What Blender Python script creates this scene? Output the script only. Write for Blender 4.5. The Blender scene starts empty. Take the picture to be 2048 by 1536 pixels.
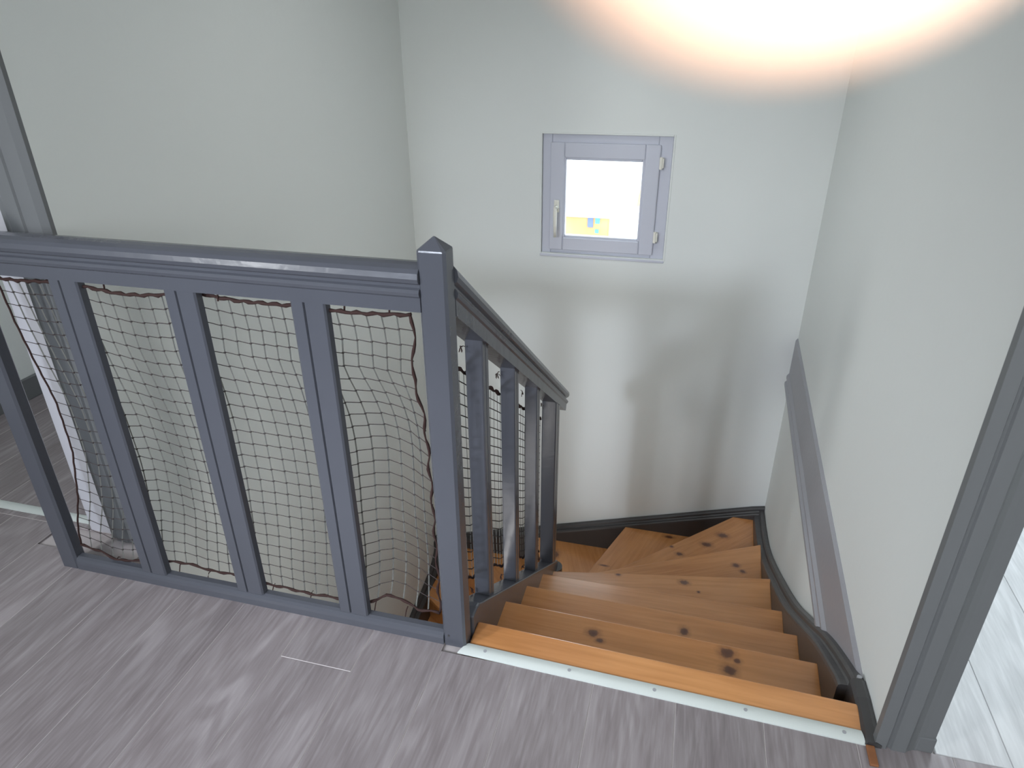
import bpy, bmesh, math, random
from mathutils import Vector, Matrix
random.seed(7)
scene = bpy.context.scene
C = scene.collection
R = math.radians

# ------------------------------------------------------------------ camera
F_PX = 1361.0
PITCH, YAW, ROLL = R(26.79), R(14.81), R(-0.446)
CAM = Vector((0, 0, 1.40))
fwd = Vector((-math.sin(YAW)*math.cos(PITCH), math.cos(YAW)*math.cos(PITCH), -math.sin(PITCH)))
rgt = Vector((math.cos(YAW), math.sin(YAW), 0)); upv = rgt.cross(fwd)
cr = rgt*math.cos(ROLL) + upv*math.sin(ROLL)
cu = -rgt*math.sin(ROLL) + upv*math.cos(ROLL)
camd = bpy.data.cameras.new('camera'); cam = bpy.data.objects.new('camera', camd); C.objects.link(cam)
m3 = Matrix((cr, cu, -fwd)).transposed()
cam.matrix_world = Matrix.Translation(CAM) @ m3.to_4x4()
camd.sensor_width = 36; camd.lens = F_PX/2048*36
camd.clip_start = 0.004; camd.clip_end = 200
camd.dof.use_dof = True; camd.dof.focus_distance = 2.2; camd.dof.aperture_fstop = 9.0
scene.camera = cam

# ------------------------------------------------------------------ world, lights, exposure
W = bpy.data.worlds.new('overcast'); scene.world = W; W.use_nodes = True
bg = W.node_tree.nodes['Background']
bg.inputs[0].default_value = (0.86, 0.93, 1.0, 1); bg.inputs[1].default_value = 6.5

def area(name, loc, target, sx, sy, energy, col, spread=180):
    l = bpy.data.lights.new(name, 'AREA'); l.shape = 'RECTANGLE'; l.size = sx; l.size_y = sy
    l.energy = energy; l.color = col; l.spread = R(spread)
    o = bpy.data.objects.new(name, l); C.objects.link(o); o.location = loc
    o.rotation_euler = (Vector(target)-Vector(loc)).to_track_quat('-Z', 'Y').to_euler()
    return o
# daylight through the landing window behind the camera, and through the windows of the two rooms; the rest is added fill
area('landing_window_light', (-1.62, -2.12, 2.08), (-0.05, 3.6, -0.75), 0.30, 0.30, 7.0, (0.80, 0.87, 1.0), 44)
area('landing_left_fill', (-2.70, -1.2, 1.75), (0.55, 2.6, -0.5), 0.6, 0.9, 22, (0.95, 0.98, 1.0), 80)  # unseen fill added on the left to lift the right wall
area('landing_right_fill', (1.70, -0.6, 1.75), (-1.5, 2.3, -0.1), 0.7, 0.9, 7.5, (0.98, 1.0, 0.97), 80)  # added lamp on the right side, brightens the left stairwell wall
area('stairwell_top_fill', (-0.5, 2.3, 2.42), (-0.5, 2.5, 0), 0.8, 0.8, 5.8, (0.98, 1.0, 1.0), 120)  # overhead lamp added to brighten the stairwell; the ceiling is closed
area('lower_stair_fill', (-1.0, 0.75, -0.9), (-0.6, 3.5, -0.7), 0.6, 0.6, 7, (1.0, 0.97, 0.94), 150)  # invented lamp under the landing, put in to lift the lower well
area('right_room_window_light', (1.35, 3.2, 1.6), (1.0, 1.4, 0), 0.6, 0.9, 29, (0.84, 0.92, 1.0))
area('left_room_window_light', (-2.2, 3.4, 1.5), (-2.3, 1.5, 0.5), 0.6, 0.8, 8, (0.9, 0.95, 1.0))

scene.view_settings.view_transform = 'Standard'
scene.view_settings.look = 'None'
scene.view_settings.exposure = 0.0
scene.view_settings.gamma = 1.0
scene.view_settings.use_curve_mapping = False

# ------------------------------------------------------------------ materials
def newmat(name):
    m = bpy.data.materials.new(name); m.use_nodes = True
    nt = m.node_tree; b = nt.nodes['Principled BSDF']
    return m, nt, b
def N(nt, t, **kw):
    n = nt.nodes.new(t)
    for k, v in kw.items(): setattr(n, k, v)
    return n
def plain(name, col, rough=0.5, spec=0.5, bump=0.0, bscale=60, var=0.0, vscale=4):
    m, nt, b = newmat(name)
    b.inputs['Base Color'].default_value = (*col, 1); b.inputs['Roughness'].default_value = rough
    b.inputs['Specular IOR Level'].default_value = spec
    tc = N(nt, 'ShaderNodeTexCoord')
    if bump > 0:
        no = N(nt, 'ShaderNodeTexNoise'); no.inputs['Scale'].default_value = bscale; no.inputs['Detail'].default_value = 4
        nt.links.new(tc.outputs['Object'], no.inputs['Vector'])
        bp = N(nt, 'ShaderNodeBump'); bp.inputs['Strength'].default_value = bump; bp.inputs['Distance'].default_value = 0.002
        nt.links.new(no.outputs['Fac'], bp.inputs['Height']); nt.links.new(bp.outputs[0], b.inputs['Normal'])
    if var > 0:
        n2 = N(nt, 'ShaderNodeTexNoise'); n2.inputs['Scale'].default_value = vscale; n2.inputs['Detail'].default_value = 3
        nt.links.new(tc.outputs['Object'], n2.inputs['Vector'])
        mx = N(nt, 'ShaderNodeMix', data_type='RGBA')
        mx.inputs[6].default_value = (*[c*(1-var) for c in col], 1); mx.inputs[7].default_value = (*[min(1, c*(1+var)) for c in col], 1)
        nt.links.new(n2.outputs['Fac'], mx.inputs[0]); nt.links.new(mx.outputs[2], b.inputs['Base Color'])
    return m
M_wall = plain('wall_paint', (0.74, 0.765, 0.745), 0.75, 0.25, 0.25, 35, 0.015, 1.5)
M_ceil = plain('ceiling_paint', (0.8, 0.8, 0.78), 0.9, 0.1)
M_rail = plain('grey_gloss_paint', (0.074, 0.078, 0.094), 0.24, 0.5, 0.5, 22, 0.06, 6)
M_string = plain('dark_gloss_paint', (0.052, 0.050, 0.051), 0.34, 0.5, 0.3, 30, 0.1, 6)
M_case = plain('casing_paint', (0.150, 0.156, 0.162), 0.45, 0.4, 0.2, 30, 0.03, 6)
M_trim = plain('trim_paint', (0.32, 0.32, 0.345), 0.38, 0.5, 0.35, 40, 0.04, 6)
M_white = plain('white_pvc', (0.56, 0.575, 0.65), 0.35, 0.5)
M_cream = plain('cream_plastic', (0.78, 0.76, 0.68), 0.35, 0.5)
M_jamb = plain('white_satin_paint', (0.52, 0.52, 0.57), 0.45, 0.4)
M_strip = plain('white_metal_strip', (0.62, 0.665, 0.645), 0.35, 0.5, 0.0, 30, 0.03, 10)
M_screw = plain('screw_metal', (0.35, 0.36, 0.38), 0.35, 0.6)
M_cord = plain('brown_cord', (0.040, 0.021, 0.019), 0.8, 0.2)
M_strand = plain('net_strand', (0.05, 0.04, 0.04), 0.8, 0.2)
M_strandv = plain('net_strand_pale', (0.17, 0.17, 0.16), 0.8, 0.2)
M_rawwood = plain('raw_wood', (0.26, 0.11, 0.05), 0.7, 0.2, 0.3, 60, 0.3, 30)
M_slab = plain('slab', (0.5, 0.48, 0.45), 0.9, 0.1)
M_brick = plain('terracotta', (0.50, 0.31, 0.15), 0.9, 0.1, 0, 10, 0.4, 1.2)
M_tile = plain('roof_tile', (0.42, 0.25, 0.13), 0.9, 0.1)
M_blue = plain('blue_paint', (0.12, 0.16, 0.34), 0.5, 0.3)
M_cyan = plain('turquoise_paint', (0.10, 0.30, 0.36), 0.5, 0.3)
M_ground = plain('pale_concrete', (0.62, 0.62, 0.62), 0.9, 0.1, 0, 10, 0.04, 1)
M_net_skin, nt, b = newmat('skin')
b.inputs['Base Color'].default_value = (0.86, 0.60, 0.48, 1); b.inputs['Roughness'].default_value = 0.5
b.inputs['Subsurface Weight'].default_value = 0.0
M_skin = M_net_skin
M_nail = plain('nail', (0.85, 0.62, 0.55), 0.3, 0.5)
M_sleeve = plain('grey_sleeve', (0.12, 0.12, 0.14), 0.9, 0.2, 0.4, 300)
M_glass, nt, b = newmat('window_glass')
nt.nodes.remove(b)
out = nt.nodes['Material Output']
tr = N(nt, 'ShaderNodeBsdfTransparent'); gl = N(nt, 'ShaderNodeBsdfGlossy'); gl.inputs['Roughness'].default_value = 0.02
mx = N(nt, 'ShaderNodeMixShader'); mx.inputs[0].default_value = 0.05
tr.inputs[0].default_value = (0.95, 0.97, 0.96, 1)
nt.links.new(tr.outputs[0], mx.inputs[1]); nt.links.new(gl.outputs[0], mx.inputs[2]); nt.links.new(mx.outputs[0], out.inputs[0])

def ramp(nt, stops):
    r = N(nt, 'ShaderNodeValToRGB'); e = r.color_ramp.elements
    while len(e) > 1: e.remove(e[-1])
    e[0].position = stops[0][0]; e[0].color = (*stops[0][1], 1)
    for p, c in stops[1:]:
        k = e.new(p); k.color = (*c, 1)
    return r
def laminate(name, dark, light, pale):
    # limed oak: long streaky grain with a few cathedral figures, per-plank offset; grain runs along object Y
    m, nt, b = newmat(name); b.inputs['Roughness'].default_value = 0.42; b.inputs['Specular IOR Level'].default_value = 0.35
    tc = N(nt, 'ShaderNodeTexCoord'); oi = N(nt, 'ShaderNodeObjectInfo')
    off = N(nt, 'ShaderNodeVectorMath', operation='SCALE'); off.inputs[3].default_value = 37.0
    cmb = N(nt, 'ShaderNodeCombineXYZ')
    for i in range(3): nt.links.new(oi.outputs['Random'], cmb.inputs[i])
    nt.links.new(cmb.outputs[0], off.inputs[0])
    add = N(nt, 'ShaderNodeVectorMath', operation='ADD')
    nt.links.new(tc.outputs['Object'], add.inputs[0]); nt.links.new(off.outputs[0], add.inputs[1])
    def noise(sx, sy, scale, det, dist=0):
        mp = N(nt, 'ShaderNodeMapping'); mp.inputs['Scale'].default_value = (sx, sy, 1)
        nt.links.new(add.outputs[0], mp.inputs[0])
        n = N(nt, 'ShaderNodeTexNoise'); n.inputs['Scale'].default_value = scale; n.inputs['Detail'].default_value = det
        n.inputs['Distortion'].default_value = dist
        nt.links.new(mp.outputs[0], n.inputs['Vector']); return n
    fine = noise(14, 1.1, 9, 6, 0.4)
    broad = noise(4, 0.9, 2.4, 3, 0.6)
    # cathedral figure: wave distorted
    mp = N(nt, 'ShaderNodeMapping'); mp.inputs['Scale'].default_value = (1.0, 0.15, 1)
    nt.links.new(add.outputs[0], mp.inputs[0])
    wv = N(nt, 'ShaderNodeTexNoise'); wv.inputs['Scale'].default_value = 5.0; wv.inputs['Detail'].default_value = 2.5
    nt.links.new(mp.outputs[0], wv.inputs['Vector'])
    mu = N(nt, 'ShaderNodeMath', operation='MULTIPLY'); mu.inputs[1].default_value = 95
    nt.links.new(wv.outputs['Fac'], mu.inputs[0])
    sn = N(nt, 'ShaderNodeMath', operation='SINE'); nt.links.new(mu.outputs[0], sn.inputs[0])
    mr = N(nt, 'ShaderNodeMapRange'); mr.inputs[1].default_value = -1; mr.inputs[2].default_value = 1; mr.inputs[3].default_value = 0; mr.inputs[4].default_value = 1
    nt.links.new(sn.outputs[0], mr.inputs[0])
    r1 = ramp(nt, [(0.30, dark), (0.55, light), (0.72, pale)])
    nt.links.new(fine.outputs['Fac'], r1.inputs[0])
    r2 = ramp(nt, [(0.3, dark), (0.7, pale)]); nt.links.new(broad.outputs['Fac'], r2.inputs[0])
    mA = N(nt, 'ShaderNodeMix', data_type='RGBA'); mA.inputs[0].default_value = 0.45
    nt.links.new(r1.outputs[0], mA.inputs[6]); nt.links.new(r2.outputs[0], mA.inputs[7])
    r3 = ramp(nt, [(0.2, dark), (0.85, pale)]); nt.links.new(mr.outputs[0], r3.inputs[0])
    mB = N(nt, 'ShaderNodeMix', data_type='RGBA')
    fac = ramp(nt, [(0.47, (0.05,)*3), (0.62, (0.42,)*3)]); nt.links.new(broad.outputs['Fac'], fac.inputs[0])
    nt.links.new(fac.outputs[0], mB.inputs[0]); nt.links.new(mA.outputs[2], mB.inputs[6]); nt.links.new(r3.outputs[0], mB.inputs[7])
    # plank-to-plank tone
    mr2 = N(nt, 'ShaderNodeMapRange'); mr2.inputs[3].default_value = 0.93; mr2.inputs[4].default_value = 1.06
    nt.links.new(oi.outputs['Random'], mr2.inputs[0])
    hs = N(nt, 'ShaderNodeHueSaturation'); nt.links.new(mr2.outputs[0], hs.inputs['Value']); nt.links.new(mB.outputs[2], hs.inputs['Color'])
    nt.links.new(hs.outputs[0], b.inputs['Base Color'])
    bp = N(nt, 'ShaderNodeBump'); bp.inputs['Strength'].default_value = 0.15; bp.inputs['Distance'].default_value = 0.001
    nt.links.new(fine.outputs['Fac'], bp.inputs['Height']); nt.links.new(bp.outputs[0], b.inputs['Normal'])
    return m
M_floor = laminate('grey_oak_laminate', (0.180, 0.152, 0.157), (0.262, 0.232, 0.240), (0.365, 0.331, 0.342))
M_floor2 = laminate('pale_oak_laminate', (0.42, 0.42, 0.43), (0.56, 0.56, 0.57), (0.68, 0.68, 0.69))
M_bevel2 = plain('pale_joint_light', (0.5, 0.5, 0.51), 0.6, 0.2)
M_bevel = plain('pale_joint', (0.46, 0.42, 0.42), 0.6, 0.2)

# varnished pine with knots at given world points
KNOTS = [(-0.151,1.507,-.2,.016,.013),(-.128,1.483,-.2,.011,.008),(.129,1.778,-.4,.013,.016),(.238,1.528,-.2,.018,.018),(.267,1.506,-.2,.010,.008),
 (.245,1.466,-.2,.017,.015),(.148,2.466,-.8,.018,.013),(-.148,2.445,-.8,.010,.008),(.212,2.421,-.8,.006,.006),(.413,2.88,-1.,.016,.014),(.444,2.842,-1.,.012,.011),
 (.142,3.14,-1.2,.017,.012),(.289,3.261,-1.2,.026,.017),(.38,3.366,-1.2,.026,.018),(.095,3.194,-1.2,.010,.008),(.083,3.528,-1.4,.024,.010),(-.279,3.168,-1.4,.022,.006),(-.62,3.42,-1.6,.02,.03)]
def pine(name):
    m, nt, b = newmat(name); b.inputs['Roughness'].default_value = 0.27; b.inputs['Specular IOR Level'].default_value = 0.55
    b.inputs['Coat Weight'].default_value = 0.6; b.inputs['Coat Roughness'].default_value = 0.17
    tc = N(nt, 'ShaderNodeTexCoord'); oi = N(nt, 'ShaderNodeObjectInfo'); ge = N(nt, 'ShaderNodeNewGeometry')
    mulr = N(nt, 'ShaderNodeMath', operation='MULTIPLY'); mulr.inputs[1].default_value = 23
    nt.links.new(oi.outputs['Random'], mulr.inputs[0])
    cmb = N(nt, 'ShaderNodeCombineXYZ')
    for i in range(3): nt.links.new(mulr.outputs[0], cmb.inputs[i])
    # total knot influence bends the grain
    prev = None
    for (x, y, z, a, c) in KNOTS:
        s = N(nt, 'ShaderNodeVectorMath', operation='SUBTRACT'); s.inputs[1].default_value = (x, y, z)
        nt.links.new(ge.outputs['Position'], s.inputs[0])
        q = N(nt, 'ShaderNodeVectorMath', operation='MULTIPLY'); q.inputs[1].default_value = (1/a, 1/c, 12)
        nt.links.new(s.outputs[0], q.inputs[0])
        l = N(nt, 'ShaderNodeVectorMath', operation='LENGTH'); nt.links.new(q.outputs[0], l.inputs[0])
        if prev is None: prev = l.outputs['Value']
        else:
            mn = N(nt, 'ShaderNodeMath', operation='SMOOTH_MIN'); mn.inputs[2].default_value = 0.1
            nt.links.new(prev, mn.inputs[0]); nt.links.new(l.outputs['Value'], mn.inputs[1]); prev = mn.outputs[0]
    wob = N(nt, 'ShaderNodeTexNoise'); wob.inputs['Scale'].default_value = 70
    nt.links.new(ge.outputs['Position'], wob.inputs['Vector'])
    wm = N(nt, 'ShaderNodeMath', operation='MULTIPLY_ADD'); wm.inputs[1].default_value = 0.9; wm.inputs[2].default_value = -0.45
    nt.links.new(wob.outputs['Fac'], wm.inputs[0])
    dd = N(nt, 'ShaderNodeMath', operation='ADD'); nt.links.new(prev, dd.inputs[0]); nt.links.new(wm.outputs[0], dd.inputs[1])
    kf = ramp(nt, [(0.0, (1,)*3), (0.20, (0.9,)*3), (0.30, (0.35,)*3), (0.55, (0.0,)*3)])
    kd = N(nt, 'ShaderNodeMath', operation='MULTIPLY'); kd.inputs[1].default_value = 0.25
    nt.links.new(dd.outputs[0], kd.inputs[0]); nt.links.new(kd.outputs[0], kf.inputs[0])
    # grain along object X
    add = N(nt, 'ShaderNodeVectorMath', operation='ADD'); nt.links.new(tc.outputs['Object'], add.inputs[0]); nt.links.new(cmb.outputs[0], add.inputs[1])
    mp = N(nt, 'ShaderNodeMapping'); mp.inputs['Scale'].default_value = (0.9, 13, 3); nt.links.new(add.outputs[0], mp.inputs[0])
    n1 = N(nt, 'ShaderNodeTexNoise'); n1.inputs['Scale'].default_value = 4.5; n1.inputs['Detail'].default_value = 5; n1.inputs['Distortion'].default_value = 0.5
    nt.links.new(mp.outputs[0], n1.inputs['Vector'])
    mp2 = N(nt, 'ShaderNodeMapping'); mp2.inputs['Scale'].default_value = (0.7, 2.6, 2); nt.links.new(add.outputs[0], mp2.inputs[0])
    n2 = N(nt, 'ShaderNodeTexNoise'); n2.inputs['Scale'].default_value = 2.6; n2.inputs['Detail'].default_value = 2
    nt.links.new(mp2.outputs[0], n2.inputs['Vector'])
    r1 = ramp(nt, [(0.30, (0.44, 0.185, 0.058)), (0.52, (0.575, 0.255, 0.088)), (0.72, (0.66, 0.31, 0.115))]); nt.links.new(n1.outputs['Fac'], r1.inputs[0])
    r2 = ramp(nt, [(0.32, (0.41, 0.16, 0.046)), (0.62, (0.64, 0.30, 0.11))]); nt.links.new(n2.outputs['Fac'], r2.inputs[0])
    mA = N(nt, 'ShaderNodeMix', data_type='RGBA'); mA.inputs[0].default_value = 0.5
    nt.links.new(r1.outputs[0], mA.inputs[6]); nt.links.new(r2.outputs[0], mA.inputs[7])
    mB = N(nt, 'ShaderNodeMix', data_type='RGBA'); mB.inputs[7].default_value = (0.105, 0.040, 0.022, 1)
    nt.links.new(kf.outputs[0], mB.inputs[0]); nt.links.new(mA.outputs[2], mB.inputs[6]); nt.links.new(mB.outputs[2], b.inputs['Base Color'])
    return m
M_pine = pine('varnished_pine')

# ------------------------------------------------------------------ helpers
def link(name, bm, mat, parent=None, smooth=False, bevel=0.0, seg=2):
    me = bpy.data.meshes.new(name); bmesh.ops.recalc_face_normals(bm, faces=bm.faces[:]); bm.to_mesh(me); bm.free()
    if mat: me.materials.append(mat)
    if smooth:
        for p in me.polygons: p.use_smooth = True
    o = bpy.data.objects.new(name, me); C.objects.link(o)
    if parent: o.parent = parent
    if bevel > 0:
        md = o.modifiers.new('bevel', 'BEVEL'); md.width = bevel; md.segments = seg; md.limit_method = 'ANGLE'; md.angle_limit = R(40)
    return o
def addbox(bm, x0, x1, y0, y1, z0, z1):
    v = [bm.verts.new((x, y, z)) for x in (x0, x1) for y in (y0, y1) for z in (z0, z1)]
    for f in ((0,1,3,2),(4,6,7,5),(0,4,5,1),(2,3,7,6),(0,2,6,4),(1,5,7,3)): bm.faces.new([v[i] for i in f])
def box(name, x0, x1, y0, y1, z0, z1, mat, parent=None, bevel=0.0):
    bm = bmesh.new(); addbox(bm, x0, x1, y0, y1, z0, z1); return link(name, bm, mat, parent, bevel=bevel)
def loft(bm, rings, closed=True, caps=True):
    vs = [[bm.verts.new(p) for p in r] for r in rings]; n = len(vs[0])
    for a, b in zip(vs, vs[1:]):
        for i in range(n if closed else n-1):
            bm.faces.new((a[i], a[(i+1) % n], b[(i+1) % n], b[i]))
    if caps: bm.faces.new(vs[0][::-1]); bm.faces.new(vs[-1])
def prism_z(bm, poly, z0, z1): loft(bm, [[(x, y, z0) for x, y in poly], [(x, y, z1) for x, y in poly]])
def prism_x(bm, poly, x0, x1): loft(bm, [[(x0, y, z) for y, z in poly], [(x1, y, z) for y, z in poly]])
def tube(bm, pts, r, n=5):
    pts = [Vector(p) for p in pts]; rings = []
    for i, p in enumerate(pts):
        d = (pts[min(i+1, len(pts)-1)] - pts[max(i-1, 0)]).normalized()
        a = Vector((0, 0, 1)) if abs(d.z) < 0.9 else Vector((1, 0, 0))
        u = d.cross(a).normalized(); w = d.cross(u)
        rr = r[i] if isinstance(r, (list, tuple)) else r
        rings.append([p + (u*math.cos(2*math.pi*k/n) + w*math.sin(2*math.pi*k/n))*rr for k in range(n)])
    loft(bm, rings)
def thing(name, label, cat, loc=(0, 0, 0), group=None):
    o = bpy.data.objects.new(name, None); C.objects.link(o); o.location = loc
    o['label'] = label; o['category'] = cat
    if group: o['group'] = group
    return o
def keep(o, parent):   # geometry is written in world coordinates: parent without moving it
    o.parent = parent; o.matrix_parent_inverse = Matrix.Translation(-parent.location)
    return o
def struct(o, label=None, cat=None):
    o['kind'] = 'structure'
    if label: o['label'] = label
    if cat: o['category'] = cat
    return o

# ------------------------------------------------------------------ room shell
ZC = 2.45; YW = 3.62; XL = -1.53
def rwx(y): return 0.622 - (YW-y)*0.036      # face of the right wall (it runs slightly askew)
WX0, WX1, WZ0, WZ1 = -0.787, -0.120, 0.342, 0.974
bm = bmesh.new()
addbox(bm, -2.87, WX0, YW, YW+0.25, -2.8, ZC); addbox(bm, WX1, 2.0, YW, YW+0.25, -2.8, ZC)
addbox(bm, WX0, WX1, YW, YW+0.25, -2.8, WZ0); addbox(bm, WX0, WX1, YW, YW+0.25, WZ1, ZC)
struct(link('wall_back', bm, M_wall), 'plain white wall with the small square window in it', 'wall')
struct(box('wall_left', XL-0.12, XL, 1.345, YW, -2.8, ZC, M_wall), 'white wall on the left of the stairwell behind the net', 'wall')
bm = bmesh.new()
prism_z(bm, [(rwx(1.17), 1.17), (rwx(1.17)+0.10, 1.17), (rwx(YW)+0.10, YW), (rwx(YW), YW)], -2.8, ZC)
struct(link('wall_right', bm, M_wall), 'white wall on the right of the stairs', 'wall')
struct(box('wall_left_lower', XL-0.12, XL, 0.3, 1.345, -2.8, -0.25, M_wall), 'hidden lower wall below the landing on the left', 'wall')
struct(box('wall_right_lower', 0.53, 0.65, 0.3, 1.17, -2.8, -0.25, M_wall), 'hidden lower wall below the landing on the right', 'wall')
struct(box('wall_front_lower', -1.65, 0.65, 0.2, 0.3, -2.8, -0.25, M_wall), 'hidden lower wall below the landing', 'wall')
struct(box('floor_lower', -1.65, 0.75, 0.2, YW, -2.9, -2.8, M_slab), 'floor at the foot of the stairs', 'floor')
struct(box('wall_far_left', -2.87, -2.75, -2.2, YW, 0, ZC, M_wall), 'white wall of the room left of the stairwell', 'wall')
struct(box('wall_far_right', 1.75, 1.87, -2.2, YW, 0, ZC, M_wall), 'white wall of the right hand room', 'wall')
# wall behind the camera with its two window openings
bm = bmesh.new()
yb0, yb1 = -2.30, -2.18
addbox(bm, -2.87, -1.82, yb0, yb1, 0, ZC); addbox(bm, -1.42, -0.65, yb0, yb1, 0, ZC); addbox(bm, 1.05, 1.87, yb0, yb1, 0, ZC)
addbox(bm, -1.82, -1.42, yb0, yb1, 0, 1.80); addbox(bm, -1.82, -1.42, yb0, yb1, 2.32, ZC)
addbox(bm, -0.65, 1.05, yb0, yb1, 0, 1.25); addbox(bm, -0.65, 1.05, yb0, yb1, 2.15, ZC)
struct(link('wall_front', bm, M_wall), 'wall behind the camera', 'wall')
# partitions above the two doorways
struct(box('wall_left_header', -2.75, XL-0.12, 1.345, 1.465, 2.08, ZC, M_wall), 'wall above the left doorway', 'wall')
struct(box('wall_right_header', 0.63, 1.75, 1.17, 1.29, 2.08, ZC, M_wall), 'wall above the right doorway', 'wall')
struct(box('ceiling', -2.87, 1.87, -2.3, YW+0.25, ZC, ZC+0.1, M_ceil), 'white ceiling', 'ceiling')

# floors: slab with individual planks
Y_EDGE = 1.168
fl = bpy.data.objects.new('floor', None); C.objects.link(fl); struct(fl, 'grey oak plank floor of the landing', 'floor')
bm = bmesh.new()
addbox(bm, -2.75, -0.45, -2.2, 1.25, -0.25, -0.0075); addbox(bm, -0.45, 1.75, -2.2, 1.165, -0.25, -0.0075)
addbox(bm, -2.75, XL, 1.25, 1.345, -0.25, -0.0075); addbox(bm, -2.75, XL-0.12, 1.345, YW, -0.25, -0.0075)
link('subfloor', bm, M_bevel, fl)
def plank(parent, x0, x1, y0, y1, mat):
    g = 0.00025; bm = bmesh.new(); c = 0.0013
    x0 += g; x1 -= g; y0 += g; y1 -= g
    cx, cy = (x0+x1)/2, (y0+y1)/2
    a, b_ = (x1-x0)/2, (y1-y0)/2
    loft(bm, [[(-a, -b_, -0.007), (a, -b_, -0.007), (a, b_, -0.007), (-a, b_, -0.007)],
              [(-a, -b_, -c), (a, -b_, -c), (a, b_, -c), (-a, b_, -c)],
              [(-a+c, -b_+c, 0), (a-c, -b_+c, 0), (a-c, b_-c, 0), (-a+c, b_-c, 0)]])
    bm.faces.ensure_lookup_table()
    for f in bm.faces:
        f.normal_update()
        if 0.1 < abs(f.normal.z) < 0.95: f.material_index = 1
    o = link('plank', bm, mat, parent); o.data.materials.append(M_bevel if mat is M_floor else M_bevel2); o.location = (cx, cy, 0); return o
PW = 0.1965; xs0 = -0.305
k0 = int(math.floor((-2.75-xs0)/PW)); k1 = int(math.ceil((1.75-xs0)/PW))
for k in range(k0, k1):
    xa, xb = max(-2.75, xs0+k*PW), min(1.75, xs0+(k+1)*PW)
    if xb-xa < 0.01: continue
    yend = 1.345 if xb <= -1.70 else (1.25 if xb <= -0.45 else 1.165)
    # joints staggered by plank row
    j = 1.047 if k == -3 else (0.72 + ((k*7) % 11)/11*1.25 if k % 2 else 0.25+((k*5) % 9)/9*1.0)
    if k != -3 and abs(j-1.1) < 0.9 and k in (-8, -7, -6, -5, -4, -2, -1, 0, 1, 2, 3, 4): j -= 1.7
    ys = [yend]; y = j
    while y > -2.2:
        if y < yend-0.02: ys.append(y)
        y -= 1.285
    if k == -3: ys = [yend, 1.047, -0.238, -1.52]
    ys.append(-2.2)
    ys = sorted(set(ys))
    # skip what lies well behind the camera in one long board
    for a, b_ in zip(ys, ys[1:]):
        if b_-a > 0.005: plank(fl, xa, xb, a, b_, M_floor)
# left room (beyond the left doorway) and right room
for k in range(k0, k1):
    xa, xb = max(-2.75, xs0+k*PW+0.07), min(XL-0.12, xs0+(k+1)*PW+0.07)
    if xb-xa > 0.01:
        j = 1.345+0.5+((k*5) % 7)/7*1.1
        for a, b_ in ((1.345, j), (j, min(j+1.28, YW)), (min(j+1.28, YW), YW)):
            if b_-a > 0.01: plank(fl, xa, xb, a, b_, M_floor)
fl2 = bpy.data.objects.new('floor_right_room', None); C.objects.link(fl2); struct(fl2, 'pale grey plank floor in the bright right hand room', 'floor')
bm = bmesh.new(); addbox(bm, 0.63, 1.75, 1.165, YW, -0.25, -0.0075); link('subfloor', bm, M_bevel, fl2)
for k in range(0, 8):
    xa, xb = max(0.645, 0.60+k*PW), min(1.75, 0.60+(k+1)*PW)
    if xb-xa > 0.01:
        j = 1.165+0.9+((k*3) % 5)/5*0.9
        for a, b_ in ((1.165, j), (j, YW)):
            plank(fl2, xa, xb, a, b_, M_floor2)

# ------------------------------------------------------------------ window_1
wn = bpy.data.objects.new('window_1', None); C.objects.link(wn); struct(wn, 'small white square casement window in the back wall', 'window')
def frame(bm, x0, x1, z0, z1, w, y0, y1):
    w = w if isinstance(w, tuple) else (w,)*4   # left right bottom top
    addbox(bm, x0, x0+w[0], y0, y1, z0, z1); addbox(bm, x1-w[1], x1, y0, y1, z0, z1)
    addbox(bm, x0+w[0], x1-w[1], y0, y1, z0, z0+w[2]); addbox(bm, x0+w[0], x1-w[1], y0, y1, z1-w[3], z1)
bm = bmesh.new(); frame(bm, WX0+0.002, WX1-0.002, WZ0+0.002, WZ1-0.002, (0.05, 0.07, 0.05, 0.05), YW+0.018, YW+0.085)
link('window_frame', bm, M_white, wn, bevel=0.004)
bm = bmesh.new(); frame(bm, -0.742, -0.180, 0.368, 0.930, (0.075, 0.075, 0.072, 0.075), YW+0.002, YW+0.055)
sash = link('sash', bm, M_white, wn, bevel=0.006)
bm = bmesh.new(); frame(bm, -0.670, -0.2535, 0.4375, 0.857, (0.013,)*4, YW+0.010, YW+0.045)
link('glazing_bead', bm, M_white, wn, bevel=0.004)
box('pane', -0.665, -0.258, YW+0.028, YW+0.034, 0.442, 0.852, M_glass, wn)
# handle: rosette, neck and lever
bm = bmesh.new(); addbox(bm, -0.716, -0.688, YW-0.010, YW+0.003, 0.575, 0.640)
hd = link('handle', bm, M_cream, wn, bevel=0.005, seg=3)
bm = bmesh.new(); tube(bm, [(-0.702, YW-0.008, 0.606), (-0.702, YW-0.042, 0.604), (-0.701, YW-0.050, 0.59), (-0.700, YW-0.050, 0.52), (-0.699, YW-0.048, 0.452)], [0.010, 0.010, 0.0105, 0.009, 0.008], 10)
link('lever', bm, M_cream, hd, smooth=True)
for z in (0.845, 0.470):
    bm = bmesh.new(); addbox(bm, -0.182, -0.160, YW-0.012, YW+0.02, z-0.024, z+0.024)
    tube(bm, [(-0.174, YW-0.010, z-0.030), (-0.174, YW-0.010, z+0.030)], 0.008, 10)
    link('hinge', bm, M_cream, wn, bevel=0.003)
bm = bmesh.new(); addbox(bm, WX0-0.004, WX1+0.004, YW-0.006, YW+0.02, WZ0-0.010, WZ0+0.004)
link('window_sill', bm, M_white, wn, bevel=0.003)
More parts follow.
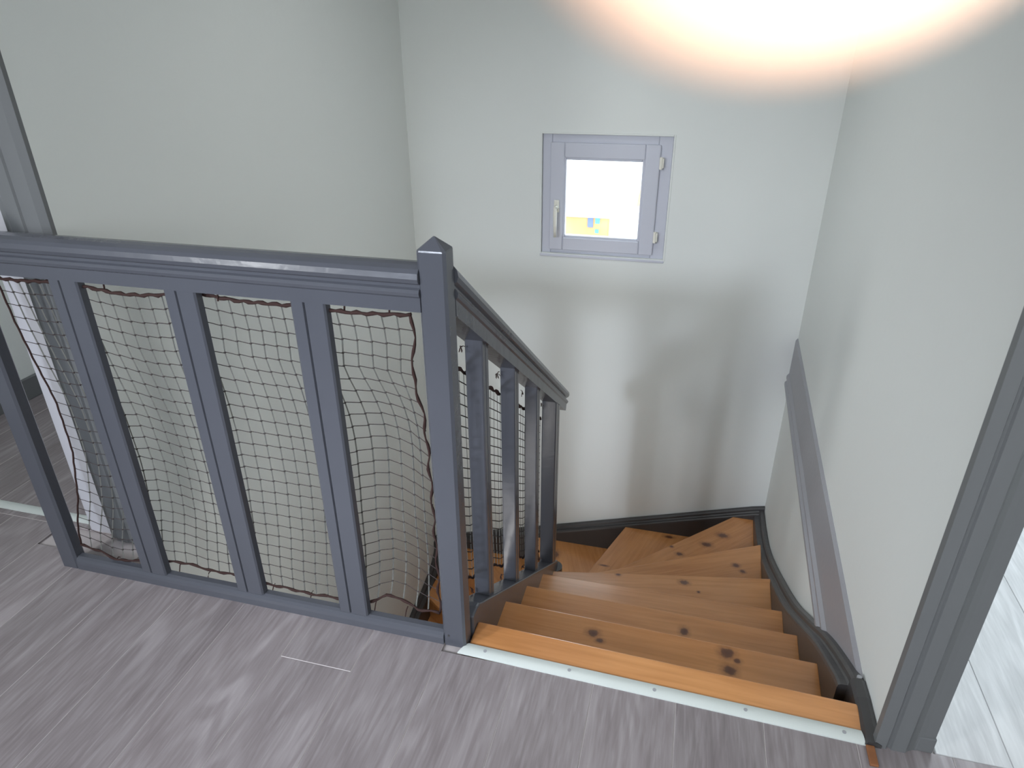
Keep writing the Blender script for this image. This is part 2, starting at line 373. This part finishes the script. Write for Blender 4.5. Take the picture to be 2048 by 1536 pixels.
# plaster reveal bead round the opening
bm = bmesh.new(); frame(bm, WX0-0.008, WX1+0.008, WZ0-0.002, WZ1+0.008, 0.010, YW-0.003, YW+0.02)
link('reveal_bead', bm, M_wall, wn, bevel=0.002)

# ------------------------------------------------------------------ door casings, jambs, thresholds
def vprofile(name, prof, z0, z1, mat, parent=None):
    bm = bmesh.new(); prism_z(bm, prof, z0, z1); return link(name, bm, mat, parent)
d1 = bpy.data.objects.new('door_1', None); C.objects.link(d1); struct(d1, 'grey moulded casing of the doorway on the right', 'door frame')
yc = 1.150
profR = [(0.517, 1.17), (0.517, yc), (0.541, yc), (0.544, yc+0.005), (0.549, yc+0.005), (0.552, yc), (0.580, yc), (0.586, yc+0.006), (0.598, yc+0.012), (0.610, yc+0.014), (0.634, yc+0.016), (0.634, 1.175), (0.628, 1.29), (0.6, 1.29), (0.6, 1.17)]
vprofile('casing', profR, 0.0, 2.08, M_case, d1)
box('plinth', 0.600, 0.637, yc+0.012, 1.17, 0.0, 0.045, M_case, d1, bevel=0.003)
bm = bmesh.new(); addbox(bm, 0.517, 1.75, yc, 1.172, 2.08, 2.19); link('casing_head', bm, M_case, d1, bevel=0.003)
d2 = bpy.data.objects.new('door_2', None); C.objects.link(d2); struct(d2, 'grey moulded casing of the doorway behind the end of the railing', 'door frame')
yl = 1.322
profL = [(-1.529, 1.346), (-1.529, yl+0.012), (-1.545, yl), (-1.585, yl), (-1.590, yl+0.005), (-1.596, yl+0.005), (-1.600, yl), (-1.640, yl), (-1.648, yl+0.006), (-1.668, yl+0.010), (-1.676, 1.345)]
vprofile('casing', profL, 0.0, 2.08, M_case, d2)
box('casing_head', -2.75, -1.545, yl, 1.345, 2.08, 2.19, M_case, d2, bevel=0.003)
box('jamb', -1.762, -1.65, 1.345, 1.465, 0.0, 2.08, M_jamb, d2, bevel=0.003)
def strip_piece(name, pts4, h, mat, parent=None):  # low rounded cover strip between two edge lines
    (a0, a1), (b0, b1) = pts4; rings = []
    for t in (0.0, 1.0):
        p = Vector((*a0, 0)).lerp(Vector((*a1, 0)), t); q = Vector((*b0, 0)).lerp(Vector((*b1, 0)), t)
        ring = [(p.x, p.y, 0.0)]
        for i in range(9):
            s = i/8; v = p.lerp(q, s); ring.append((v.x, v.y, 0.0008+h*math.sin(math.pi*(0.12+0.76*s))))
        ring.append((q.x, q.y, 0.0)); rings.append(ring)
    bm = bmesh.new(); loft(bm, rings); return link(name, bm, mat, parent, smooth=False)
th2 = strip_piece('threshold_strip', (((-2.75, 1.366), (-1.764, 1.368)), ((-2.75, 1.400), (-1.764, 1.402))), 0.005, M_strip)
th2['label'] = 'white threshold strip across the doorway behind the railing end'; th2['category'] = 'threshold strip'
th1 = strip_piece('nosing_strip', (((-0.459, 1.167), (0.500, 1.147)), ((-0.440, 1.203), (0.497, 1.183))), 0.006, M_strip)
th1['label'] = 'white metal nosing strip screwed along the top of the stairs'; th1['category'] = 'nosing strip'
for x, y in ((-0.39, 1.185), (-0.171, 1.180), (0.037, 1.174), (0.246, 1.171), (0.458, 1.166)):
    bm = bmesh.new(); tube(bm, [(x, y, 0.0055), (x, y, 0.0078)], 0.0045, 12); addbox(bm, x-0.0038, x+0.0038, y-0.0006, y+0.0006, 0.0078, 0.0082)
    link('screw', bm, M_screw, th1)
# baseboard of the left room wall
box_b = box('baseboard_left', -2.75, -2.732, 1.465, YW, 0, 0.095, M_case, None, bevel=0.003); struct(box_b, 'grey baseboard in the left room', 'baseboard')

# floor-level trim on the right wall
def trim_ring(y):
    x = rwx(y)
    pr = [(0.0, -0.028), (-0.003, -0.028), (-0.011, -0.040), (-0.012, -0.235), (-0.022, -0.250), (-0.022, -0.262), (-0.014, -0.268), (-0.014, -0.276), (-0.026, -0.290), (-0.026, -0.305), (-0.018, -0.314), (0.0, -0.314)]
    return [(x+a+0.001, y, z) for a, z in pr]
bm = bmesh.new(); loft(bm, [trim_ring(1.22), trim_ring(YW-0.001)])
struct(link('trim_1', bm, M_trim), 'grey moulded trim board running level along the right wall', 'trim')

# ------------------------------------------------------------------ staircase
RHO = 0.2
st = thing('staircase', 'winding staircase with varnished pine treads and dark painted strings', 'staircase', (0, 1.2, -2.8))
NOS = [((-0.44, 1.287), (0.505, 1.262)), ((-0.46, 1.572), (0.56, 1.556)), ((-0.46, 1.862), (0.57, 1.857)), ((-0.46, 2.152), (0.58, 2.177)),
       ((-0.46, 2.393), (0.59, 2.589)), ((-0.46, 2.557), (0.59, 3.083)), ((-0.46, 2.652), (0.444, 3.619)), ((-0.46, 2.82), (-0.194, 3.619)),
       ((-0.52, 2.82), (-0.786, 3.619)), ((-0.52, 2.652), (-1.42, 3.619)), ((-0.52, 2.557), (-1.529, 3.25)), ((-0.52, 2.39), (-1.529, 2.75)),
       ((-0.52, 2.15), (-1.529, 2.30)), ((-0.52, 1.86), (-1.529, 1.93)), ((-0.52, 1.57), (-1.529, 1.60))]
def back(seg, far_seg, d):   # move a nosing line away from the next one
    (a, b_) = [Vector(p) for p in seg]; t = (b_-a).normalized(); n = Vector((-t.y, t.x))
    c = (Vector(far_seg[0])+Vector(far_seg[1]))/2 - (a+b_)/2
    if n.dot(c) > 0: n = -n
    return (a+n*d, b_+n*d)
for k in range(0, 14):
    z = -RHO*k - (0.002 if k == 0 else 0)
    if k == 0:
        poly = [Vector((-0.44, 1.186)), Vector((0.505, 1.170)), Vector(NOS[0][1]), Vector(NOS[0][0])]
    else:
        i0, o0 = back(NOS[k-1], NOS[k], 0.035) if k != 7 else back(NOS[6], NOS[7], 0.02)
        poly = [i0, o0]
        if k == 6: poly.append(Vector((0.60, 3.619)))
        if k == 10: poly.append(Vector((-1.529, 3.619)))
        if k == 8: poly = [i0, o0]
        poly += [Vector(NOS[k][1]), Vector(NOS[k][0])]
        poly = [Vector((min(max(p.x, -1.474), rwx(p.y)-0.056), min(p.y, 3.565))) for p in poly]
    a = Vector(NOS[k][0]); b_ = Vector(NOS[k][1]); ang = math.atan2((b_-a).y, (b_-a).x)
    if k >= 8: ang = math.atan2((a-b_).y, (a-b_).x)
    org = Vector((a.x, a.y, z)); rot = Matrix.Rotation(-ang, 2)
    loc = [rot @ (p-Vector((a.x, a.y))) for p in poly]
    # order and loft with a rounded upper edge
    bm = bmesh.new()
    area2 = sum(loc[i].x*loc[(i+1) % len(loc)].y-loc[(i+1) % len(loc)].x*loc[i].y for i in range(len(loc)))
    if area2 < 0: loc = loc[::-1]
    T = 0.034 if k else 0.030
    loft(bm, [[(p.x, p.y, -T) for p in loc], [(p.x, p.y, 0) for p in loc]])
    o = link('tread', bm, M_pine, st, bevel=0.006, seg=3)
    o.location = Vector((org.x, org.y, org.z)) - st.location; o.rotation_euler = (0, 0, ang)
    # riser below the nosing
    rb = back(NOS[k], NOS[k+1], 0.022); rc = back(NOS[k], NOS[k+1], 0.040)
    q = [rb[0], rb[1], rc[1], rc[0]]; q = [Vector((min(max(p.x, -1.474), rwx(p.y)-0.056), min(p.y, 3.565))) for p in q]
    bm = bmesh.new(); prism_z(bm, [(p.x, p.y) for p in q], -RHO*(k+1)+0.001, z-T-0.0005)
    keep(link('riser', bm, M_pine, st), st)

# wall strings: section swept along the wall with a moulded top
def smooth_path(pts, n=6):
    out = []
    P = [pts[0]]+list(pts)+[pts[-1]]
    for i in range(1, len(P)-2):
        p0, p1, p2, p3 = P[i-1:i+3]
        for s in range(n):
            t = s/n
            out.append(tuple(0.5*((2*p1[j])+(-p0[j]+p2[j])*t+(2*p0[j]-5*p1[j]+4*p2[j]-p3[j])*t*t+(-p0[j]+3*p1[j]-3*p2[j]+p3[j])*t**3) for j in range(len(p1))))
    out.append(tuple(pts[-1])); return out
SP = [(0.0, 0.0), (0.010, 0.004), (0.022, 0.003), (0.029, -0.004), (0.031, -0.016), (0.036, -0.020), (0.052, -0.020), (0.057, -0.024), (0.059, -0.034)]
def string_sec(base, inward, ztop, zbot):
    r = [Vector((base.x, base.y, zbot))]
    r += [Vector((base.x, base.y, 0)) + Vector((inward.x, inward.y, 0))*w + Vector((0, 0, ztop+h)) for w, h in SP]
    r.append(Vector((base.x, base.y, 0))+Vector((inward.x, inward.y, 0))*SP[-1][0]+Vector((0, 0, zbot)))
    return r
# right string
pts = smooth_path([(1.345, -0.020), (1.415, -0.052), (1.651, -0.190), (1.925, -0.384), (2.257, -0.604), (2.791, -0.894), (3.10, -1.035), (3.35, -1.105), (3.619, -1.150)])
rings = []
for y, z in pts:
    rings.append(string_sec(Vector((rwx(y)-0.001, y)), Vector((-1, 0)), z, z-0.50))
rings[-1] = [Vector((v.x, 3.619, v.z)) for v in rings[-1]]
bm = bmesh.new(); loft(bm, rings)
keep(link('right_string', bm, M_string, st), st)['label'] = 'dark string board sweeping down along the right wall'
# level end of the right string on the landing, black, with a raw wood tip
bm = bmesh.new()
loft(bm, [[(rwx(y)-0.001, y, -0.20), (rwx(y)-0.001, y, zt), (rwx(y)-0.012, y, zt+0.007), (rwx(y)-0.030, y, zt+0.004), (rwx(y)-0.036, y, zt-0.006), (rwx(y)-0.036, y, -0.20)] for y, zt in ((1.148, 0.008), (1.20, 0.004), (1.28, -0.004), (1.346, -0.016))])
keep(link('string_end', bm, M_string, st), st)
bm = bmesh.new(); addbox(bm, rwx(1.15)-0.034, rwx(1.15)-0.016, 1.098, 1.147, 0.0004, 0.007); keep(link('raw_wood_tip', bm, M_rawwood, st, bevel=0.002), st)['label'] = 'bare brown wood tip of the string'
bm = bmesh.new(); tube(bm, [(rwx(1.36)-0.015, 1.352, -0.017), (rwx(1.36)-0.015, 1.352, -0.010)], 0.006, 10); keep(link('screw', bm, M_screw, st), st)
# far string along the back wall
rings = []
for x in [rwx(3.6)-0.001, 0.55, 0.3, 0.0, -0.3, -0.6, -0.9, -1.2, XL+0.001]:
    z = -1.142+0.305*(min(x, 0.60)-0.55)
    rings.append(string_sec(Vector((x, YW-0.001)), Vector((0, -1)), z, z-0.75))
bm = bmesh.new(); loft(bm, rings); keep(link('back_string', bm, M_string, st), st)
# left string
pts = smooth_path([(3.619, -1.78), (3.50, -1.92), (3.30, -1.99), (3.05, -2.03), (2.7, -2.20), (2.3, -2.45), (1.9, -2.72)])
rings = [string_sec(Vector((XL+0.001, y)), Vector((1, 0)), z, -2.799) for y, z in pts]
bm = bmesh.new(); loft(bm, rings); keep(link('left_string', bm, M_string, st), st)
# inner string under the flight railing
top = [(1.247, 0.050), (1.285, 0.050), (1.310, 0.040), (1.335, 0.020)]+[(y, 0.020-0.725*(y-1.335)) for y in (1.6, 2.0, 2.40, 2.50)]
bot = [(y, -0.36-0.725*(y-1.335)) for y in (2.50, 2.0, 1.6, 1.335)]+[(1.247, -0.25)]
bm = bmesh.new(); prism_x(bm, top+bot, -0.500, -0.440)
keep(link('inner_string', bm, M_rail, st, bevel=0.006, seg=3), st)['label'] = 'grey sloping string board that carries the inner balusters'
bm = bmesh.new()
loft(bm, [[(-0.458+0.040*math.cos(t), 2.495+0.040*math.sin(t), z) for t in [2*math.pi*i/20 for i in range(20)]] for z in (-2.0, -0.87, -0.86)])
keep(link('newel_drum', bm, M_string, st, smooth=False), st)
top = [(1.25, -2.75), (1.25, -2.60), (2.45, -1.78), (2.50, -1.78), (2.50, -2.2), (1.70, -2.75)]
bm = bmesh.new(); prism_x(bm, top, -0.56, -0.505); keep(link('lower_inner_string', bm, M_string, st), st)

# ------------------------------------------------------------------ landing railing
HP = [(-.030, 0), (-.030, .030), (-.034, .034), (-.036, .041), (-.032, .047), (-.026, .050), (-.026, .056), (-.034, .061), (-.0375, .070), (-.035, .081), (-.028, .088), (-.015, .093), (0, .095)]
HPROF = HP + [(-w, h) for w, h in HP[-2::-1]]
lr = thing('landing_railing', 'grey painted wooden railing standing level along the edge of the landing', 'railing', (-0.472, 1.216, 0))
# newel with pyramid cap
def post(bm, cx, cy, hw, z0, z1, apex, ch=0.006, hy=None):
    hy = hy or hw
    def ring(z, s=1.0, f=1.0):
        a = hw*s; b_ = hy*s; c = ch*f
        return [(cx-a+c, cy-b_, z), (cx+a-c, cy-b_, z), (cx+a, cy-b_+c, z), (cx+a, cy+b_-c, z), (cx+a-c, cy+b_, z), (cx-a+c, cy+b_, z), (cx-a, cy+b_-c, z), (cx-a, cy-b_+c, z)]
    loft(bm, [ring(z0), ring(z1), ring(z1+0.003, 0.97), ring(apex, 0.06, 0.1)])
bm = bmesh.new(); post(bm, -0.473, 1.2115, 0.030, 0.0, 1.040, 1.066, hy=0.0255)
keep(link('newel_post', bm, M_rail), lr)['label'] = 'square newel post with a pyramid top at the stair head'
bm = bmesh.new(); post(bm, -1.685, 1.205, 0.030, 0.0, 1.040, 1.066, hy=0.019)
keep(link('end_post', bm, M_rail), lr)
HZ = 0.917
bm = bmesh.new(); loft(bm, [[(x, 1.2155+w, HZ+h) for w, h in HPROF] for x in (-1.656, -1.2, -0.85, -0.500)])
keep(link('handrail', bm, M_rail, lr), lr)
bprof = [(1.1855, 0.0), (1.1855, 0.020), (1.187, 0.029), (1.191, 0.037), (1.198, 0.041), (1.213, 0.041), (1.215, 0.039), (1.215, 0.0)]
bm = bmesh.new(); loft(bm, [[(x, y, z) for y, z in bprof] for x in (-1.656, -0.502)])
keep(link('base_rail', bm, M_rail, lr), lr)
def groove_section(x0, x1, y0, y1, gx, gd=0.006, gw=0.0028, c=0.004):
    # y0 is the front
    return [(x0+c, y0), (gx-gw, y0), (gx, y0+gd), (gx+gw, y0), (x1-c, y0), (x1, y0+c), (x1, y1), (x0, y1), (x0, y0+c)]
for x0 in (-1.424, -1.110, -0.797):
    x1 = x0+0.082
    bm = bmesh.new(); prism_z(bm, groove_section(x0, x1, 1.190, 1.212, x0+0.033), 0.0405, HZ+0.004)
    keep(link('baluster', bm, M_rail, lr), lr)
bm = bmesh.new(); tube(bm, [(-0.487, 1.1868, 0.035), (-0.487, 1.1850, 0.035)], 0.003, 8); keep(link('nail_hole', bm, M_string, lr), lr)

# ------------------------------------------------------------------ flight railing
fr = thing('stair_railing', 'grey painted wooden railing sloping down beside the stair flight', 'railing', (-0.472, 2.45, -0.8))
sl = math.atan(0.70); T_ = Vector((0, math.cos(sl), -math.sin(sl))); U_ = Vector((0, math.sin(sl), math.cos(sl)))
S0 = Vector((-0.473, 1.318, 0.838)); t0 = (1.246-1.318)/T_.y; t1 = (2.600-1.318)/T_.y
rings = []
for t in (t0, 0.4, 0.9, t1):
    rg = []
    for w, h in HPROF:
        p = S0+T_*t+U_*h
        if t == t0: p = p + T_*((1.236-p.y)/T_.y)
        rg.append(p+Vector((w, 0, 0)))
    rings.append(rg)
bm = bmesh.new(); loft(bm, rings); keep(link('handrail', bm, M_rail, fr, bevel=0.0), fr)
def rail_z(y): return 0.838-0.70*(y-1.318)
def str_z(y): return 0.020-0.725*(y-1.335)
for yb in (1.432, 1.742, 2.052):
    bm = bmesh.new()
    y0, y1 = yb, yb+0.050; x0, x1 = -0.497, -0.452
    sec = [(x0, y0+.003), (x0+.003, y0), (x1-.003, y0), (x1, y0+.003), (x1, y0+.022), (x1-.004, y0+.025), (x1, y0+.028), (x1, y1-.003), (x1-.003, y1), (x0, y1)]
    loft(bm, [[(x, y, str_z(y)-0.002) for x, y in sec], [(x, y, rail_z(y)+0.002) for x, y in sec]])
    keep(link('baluster', bm, M_rail, fr), fr)
bm = bmesh.new(); y0, y1 = 2.375, 2.455; x0, x1 = -0.503, -0.443
sec = [(x0, y0+.004), (x0+.004, y0), (x1-.004, y0), (x1, y0+.004), (x1, y0+.036), (x1-.006, y0+.040), (x1, y0+.044), (x1, y1-.004), (x1-.004, y1), (x0, y1)]
loft(bm, [[(x, y, -0.83) for x, y in sec], [(x, y, rail_z(y)+0.002) for x, y in sec]])
keep(link('bottom_post', bm, M_rail, fr), fr)

# ------------------------------------------------------------------ nets
def interp(tab, x):
    if x <= tab[0][0]: return tab[0][1]
    for (a, va), (b_, vb) in zip(tab, tab[1:]):
        if x <= b_: return va+(vb-va)*(x-a)/(b_-a)
    return tab[-1][1]
n1 = thing('safety_net', 'dark brown knotted safety net stretched behind the level landing railing', 'net', (-1.1, 1.24, 0.03))
XR = -0.538; XL0 = -1.62
TOP = [(-1.66, .880), (-1.583, .880), (-1.50, .886), (-1.402, .888), (-1.346, .882), (-1.285, .874), (-1.229, .873), (-1.17, .877), (-1.079, .888), (-1.018, .881), (-.966, .877), (-.851, .880), (-.757, .884), (-.705, .881), (-.646, .882), (-.54, .886)]
BOT = [(-1.70, .055), (-1.684, .052), (-1.612, .042), (-1.561, .020), (-1.505, .028), (-1.393, .044), (-1.315, .046), (-1.243, .034), (-1.166, .038), (-1.073, .034), (-.986, .040), (-.905, .038), (-.843, .042), (-.754, .030), (-.733, .040), (-.693, .066), (-.65, .062), (-.60, .036), (-.53, .045)]
LEFT = [(0.04, -1.685), (.10, -1.675), (.224, -1.640), (.382, -1.618), (.54, -1.622), (.657, -1.642), (.768, -1.655), (.9, -1.66)]
RIGHT = [(.04, -.536), (.114, -.538), (.40, -.540), (.60, -.542), (.666, -.547), (.71, -.556), (.752, -.562), (.80, -.548), (.9, -.545)]
def net_pt(u, v):
    # u 0..1 across, v 0..1 upward
    zz = 0.04+v*0.845
    xl_, xr_ = interp(LEFT, zz), interp(RIGHT, zz)
    x = xl_+(xr_-xl_)*u
    zb, zt = interp(BOT, x), interp(TOP, x)+0.010
    z = zb+(zt-zb)*v
    # the net sags between the posts and billows
    ph = ((x+1.383) / 0.3135) % 1.0
    sag = math.sin(math.pi*ph)
    z -= 0.010*sag*math.sin(math.pi*v) + 0.012*(ph-0.5)*math.sin(math.pi*min(1, v*1.1))
    y = 1.242 + 0.022*sag*math.sin(math.pi*v) + 0.008*math.sin(9*x+5*z)
    if x > -0.83:   # last bay bulges
        w = min(1, (x+0.83)/0.15)*min(1, (-0.53-x)/0.08) if x < -0.53 else 0
        y += 0.05*w*math.sin(math.pi*v)**0.6 + 0.012*w*math.sin(14*z)
        z -= 0.012*w*math.sin(math.pi*min(1, v))
    return Vector((x*0.976, y-0.023, 1.4-(1.4-z)*0.976-0.008))
NU, NV = 32, 24
P = [[net_pt(i/NU, j/NV) for j in range(NV+1)] for i in range(NU+1)]
bmh, bmv = bmesh.new(), bmesh.new()
for j in range(1, NV):
    for i in range(NU):
        a, b_ = P[i][j], P[i+1][j]
        tube(bmh, [a+Vector((0, 0, 0.0016)), b_-Vector((0, 0, 0.0016))], 0.0011, 4)
for i in range(1, NU):
    tube(bmv, [P[i][j] for j in range(NV+1)], 0.0019, 4)
for j in range(1, NV):
    for i in range(1, NU):
        p = P[i][j]; addbox(bmh, p.x-.0019, p.x+.0019, p.y-.0018, p.y+.0018, p.z-.0019, p.z+.0019)
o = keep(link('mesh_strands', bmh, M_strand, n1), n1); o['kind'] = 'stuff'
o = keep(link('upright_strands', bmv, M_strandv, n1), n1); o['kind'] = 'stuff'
def wob(pts, r, n=6):
    bm = bmesh.new(); tube(bm, pts, r, n); return bm
e = [net_pt(i/90, 1.0)+Vector((0, -0.004, 0.0035*math.sin(i*1.9)*0.5)) for i in range(91)]
keep(link('top_cord', wob(e, [0.0042+0.0012*math.sin(i*2.3) for i in range(91)]), M_cord, n1, smooth=True), n1)
e = [net_pt(i/90, 0.0)+Vector((0, -0.004, 0.002*math.sin(i*1.3))) for i in range(91)]
keep(link('bottom_cord', wob(e, [0.0036+0.0010*math.sin(i*1.7) for i in range(91)]), M_cord, n1, smooth=True), n1)
e = [net_pt(0, i/50)+Vector((0.001*math.sin(i*2), -0.002, 0)) for i in range(51)]
keep(link('left_cord', wob(e, 0.0026), M_cord, n1, smooth=True), n1)
e = [net_pt(1, i/50)+Vector((0.004*math.sin(i*1.1), -0.002, 0)) for i in range(51)]
keep(link('right_cord', wob(e, [0.003+0.0012*math.sin(i*1.7) for i in range(51)]), M_cord, n1, smooth=True), n1)
for x in (-1.56, -1.243, -0.91, -0.625, -1.34, -1.03, -0.715):
    bm = bmesh.new(); zb = interp(BOT, x)
    tube(bm, [(x*.976, 1.219, zb+0.025), (x*.976-0.004, 1.217, (zb+0.06)/2+.008), (x*.976-0.008, 1.214, 0.041)], 0.0016, 5)
    keep(link('tie', bm, M_cord, n1), n1)
for x in (-1.43, -1.33, -1.115, -1.02, -0.80, -0.705, -0.60):
    bm = bmesh.new(); zt = interp(TOP, x)+0.010
    tube(bm, [(x*.976, 1.219, zt-0.003), (x*.976+0.002, 1.219, zt+0.012), (x*.976+0.002, 1.219, 0.919)], 0.0022, 5)
    keep(link('tie', bm, M_cord, n1), n1)

n2 = thing('stair_safety_net', 'dark brown knotted safety net hung inside the sloping stair railing', 'net', (-0.52, 1.85, -0.25))
def net2(u, v):
    y = 1.262+u*1.125
    zt = 0.838-0.083-0.70*(y-1.318); zb = str_z(y)+0.050
    if y < 1.37: zb -= 0.0
    ph = ((y-1.457)/0.31) % 1.0; sag = math.sin(math.pi*ph)
    zb += 0.025*math.sin(math.pi*ph)
    z = zb+(zt-zb)*v - 0.010*sag*math.sin(math.pi*v)
    return Vector((-0.512-0.010*sag*math.sin(math.pi*v), y, z))
NU, NV = 34, 21
P = [[net2(i/NU, j/NV) for j in range(NV+1)] for i in range(NU+1)]
bmh, bmv = bmesh.new(), bmesh.new()
for j in range(1, NV): tube(bmh, [P[i][j] for i in range(NU+1)], 0.0015, 4)
for i in range(NU+1): tube(bmv, P[i], 0.0009, 4)
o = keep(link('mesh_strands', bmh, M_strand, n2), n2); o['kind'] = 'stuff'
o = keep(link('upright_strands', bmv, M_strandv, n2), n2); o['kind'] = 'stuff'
e = [net2(i/80, 1.0)+Vector((0.002, 0, 0.003*math.sin(i*1.7))) for i in range(81)]
keep(link('top_cord', wob(e, [0.0048+0.0018*math.sin(i*1.3) for i in range(81)]), M_cord, n2, smooth=True), n2)
e = [net2(i/80, 0.0)+Vector((0.002, 0, 0.002*math.sin(i*1.7))) for i in range(81)]
keep(link('bottom_cord', wob(e, [0.0040+0.001*math.sin(i*1.3) for i in range(81)]), M_cord, n2, smooth=True), n2)
for y in (1.425, 1.735, 2.045, 2.365):      # frayed knots against each baluster
    for zz, name in ((rail_z(y)-0.022, 'knot'), (str_z(y)+0.018, 'knot')):
        bm = bmesh.new()
        for q in range(8):
            p0 = Vector((-0.503, y-0.004, zz)); d = Vector((random.uniform(-.1, .9), random.uniform(-1, .1), random.uniform(-.9, .9))).normalized()*random.uniform(.008, .018)
            tube(bm, [p0, p0+d*0.5+Vector((0, 0, .003)), p0+d], 0.0011, 4)
        keep(link('knot', bm, M_cord, n2), n2)

# ------------------------------------------------------------------ outside the window
gr = box('ground', -40, 40, 4.5, 70, -4.1, -4.0, M_ground); struct(gr, 'pale ground outside the window', 'ground')
h1 = thing('house', 'orange brick house outside the window, low on the left', 'house', (-3.2, 19, -4.0))
keep(box('wall', -4.2, -2.12, 18, 18.5, -4.0, -2.72, M_brick, h1), h1)
bm = bmesh.new(); prism_x(bm, [(17.9, -2.74), (18.25, -2.68), (18.6, -2.74), (18.6, -2.78), (17.9, -2.78)], -4.3, -2.05); keep(link('roof', bm, M_ground, h1), h1)
keep(box('door', -2.64, -2.50, 17.97, 18.02, -3.05, -2.74, M_blue, h1), h1)
keep(box('window', -2.44, -2.32, 17.97, 18.02, -2.95, -2.74, M_cyan, h1), h1)
keep(box('window', -2.44, -2.34, 17.97, 18.02, -3.2, -3.1, M_cyan, h1), h1)
h2 = thing('house', 'second orange tiled house outside the window, at the right edge of the glass', 'house', (-0.4, 19, -4.0))
keep(box('wall', -1.25, 1.0, 18.2, 21, -4.0, -2.45, M_ground, h2), h2)
bm = bmesh.new(); prism_x(bm, [(18.0, -2.45), (19.5, -2.0), (21.2, -2.45)], -1.40, 1.1); keep(link('roof', bm, M_brick, h2), h2)

# ------------------------------------------------------------------ photographer's fingertip in front of the lens
def cw(x, y, d): return CAM + cr*x + cu*y + fwd*d
hand = thing('hand', 'out of focus overexposed fingertip hanging in from the top edge above the window', 'hand', tuple(cw(0.02, 0.10, 0.0)))
def chain(pts, rad, name, mat, parent, n=16, caprings=5):
    pts = [Vector(p) for p in pts]
    # resample
    sm = smooth_path([(*p, r) for p, r in zip(pts, rad)], 5)
    bm = bmesh.new(); rings = []
    P_ = [Vector(s[:3]) for s in sm]; Rr = [s[3] for s in sm]
    ref = None
    def ring(c, d, r):
        nonlocal ref
        if ref is None: ref = d.orthogonal().normalized()
        ref = (ref-d*ref.dot(d)).normalized(); w = d.cross(ref)
        return [c+(ref*math.cos(2*math.pi*k/n)+w*math.sin(2*math.pi*k/n))*r for k in range(n)]
    d0 = (P_[1]-P_[0]).normalized()
    for q in range(caprings, 0, -1):
        a = q/caprings*math.pi/2
        rings.append(ring(P_[0]-d0*Rr[0]*math.sin(a)*0.95, d0, max(Rr[0]*math.cos(a), 0.0002)))
    for i, p in enumerate(P_):
        d = (P_[min(i+1, len(P_)-1)]-P_[max(i-1, 0)]).normalized(); rings.append(ring(p, d, Rr[i]))
    for q in range(1, caprings+1):
        a = q/caprings*math.pi/2
        rings.append(ring(P_[-1]+d*Rr[-1]*math.sin(a)*0.8, d, max(Rr[-1]*math.cos(a), 0.0002)))
    loft(bm, rings); return keep(link(name, bm, mat, parent, smooth=True), parent)
# skin-modifier hand: palm, fingers, thumb, wrist
verts = []; edges = []; radii = []
def V(p, r): verts.append(p); radii.append(r); return len(verts)-1
wrist = V(cw(0.085, 0.185, -0.070), 0.026); palmc = V(cw(0.062, 0.140, -0.040), 0.026); edges.append((wrist, palmc))
fore = V(cw(0.125, 0.260, -0.120), 0.031); edges.append((fore, wrist))
def finger(pts, rs):
    prev = palmc
    for p, r in zip(pts, rs):
        k = V(p, r); edges.append((prev, k)); prev = k
finger([cw(.034, .100, -.006), cw(.022, .070, .018)], [.0120, .0112])
chain([cw(.0086, .0198, .0200), cw(.0105, .032, .0222), cw(.0150, .050, .0225), cw(.022, .072, .0170), cw(.028, .086, .008)], [.0101, .0101, .0097, .0102, .0108], 'index_finger', M_skin, hand, n=28, caprings=8)
finger([cw(.052, .098, -.016), cw(.048, .074, .018), cw(.050, .048, .030), cw(.052, .030, .022)], [.0118, .0100, .0088, .0075])
finger([cw(.070, .102, -.024), cw(.074, .078, .008), cw(.078, .054, .022), cw(.080, .038, .014)], [.0112, .0094, .0084, .0072])
finger([cw(.088, .112, -.034), cw(.096, .092, -.006), cw(.102, .074, .006), cw(.104, .062, .000)], [.0100, .0084, .0074, .0064])
finger([cw(.040, .150, -.064), cw(.016, .128, -.080), cw(.002, .104, -.082), cw(-.004, .084, -.076)], [.0150, .0125, .0105, .0085])
me = bpy.data.meshes.new('hand_body'); me.from_pydata([tuple(Vector(v)) for v in verts], edges, []); me.materials.append(M_skin)
ho = bpy.data.objects.new('hand_body', me); C.objects.link(ho); keep(ho, hand)
sk = ho.modifiers.new('skin', 'SKIN'); sk.use_smooth_shade = True
for i, sv in enumerate(me.skin_vertices[0].data): sv.radius = (radii[i], radii[i]); sv.use_root = (i == wrist)
ss = ho.modifiers.new('subsurf', 'SUBSURF'); ss.levels = 2; ss.render_levels = 2
chain([cw(.118, .245, -.108), cw(.145, .30, -.145), cw(.17, .36, -.19)], [.040, .046, .050], 'sleeve', M_sleeve, hand)
# the phone's little flash beside the lens
fl_ = bpy.data.lights.new('phone_flash', 'POINT'); fl_.energy = 0.085; fl_.shadow_soft_size = 0.0015; fl_.color = (1.0, 0.95, 0.85)
flo = bpy.data.objects.new('phone_flash', fl_); C.objects.link(flo); flo.location = cw(0.009, -0.007, 0.002)
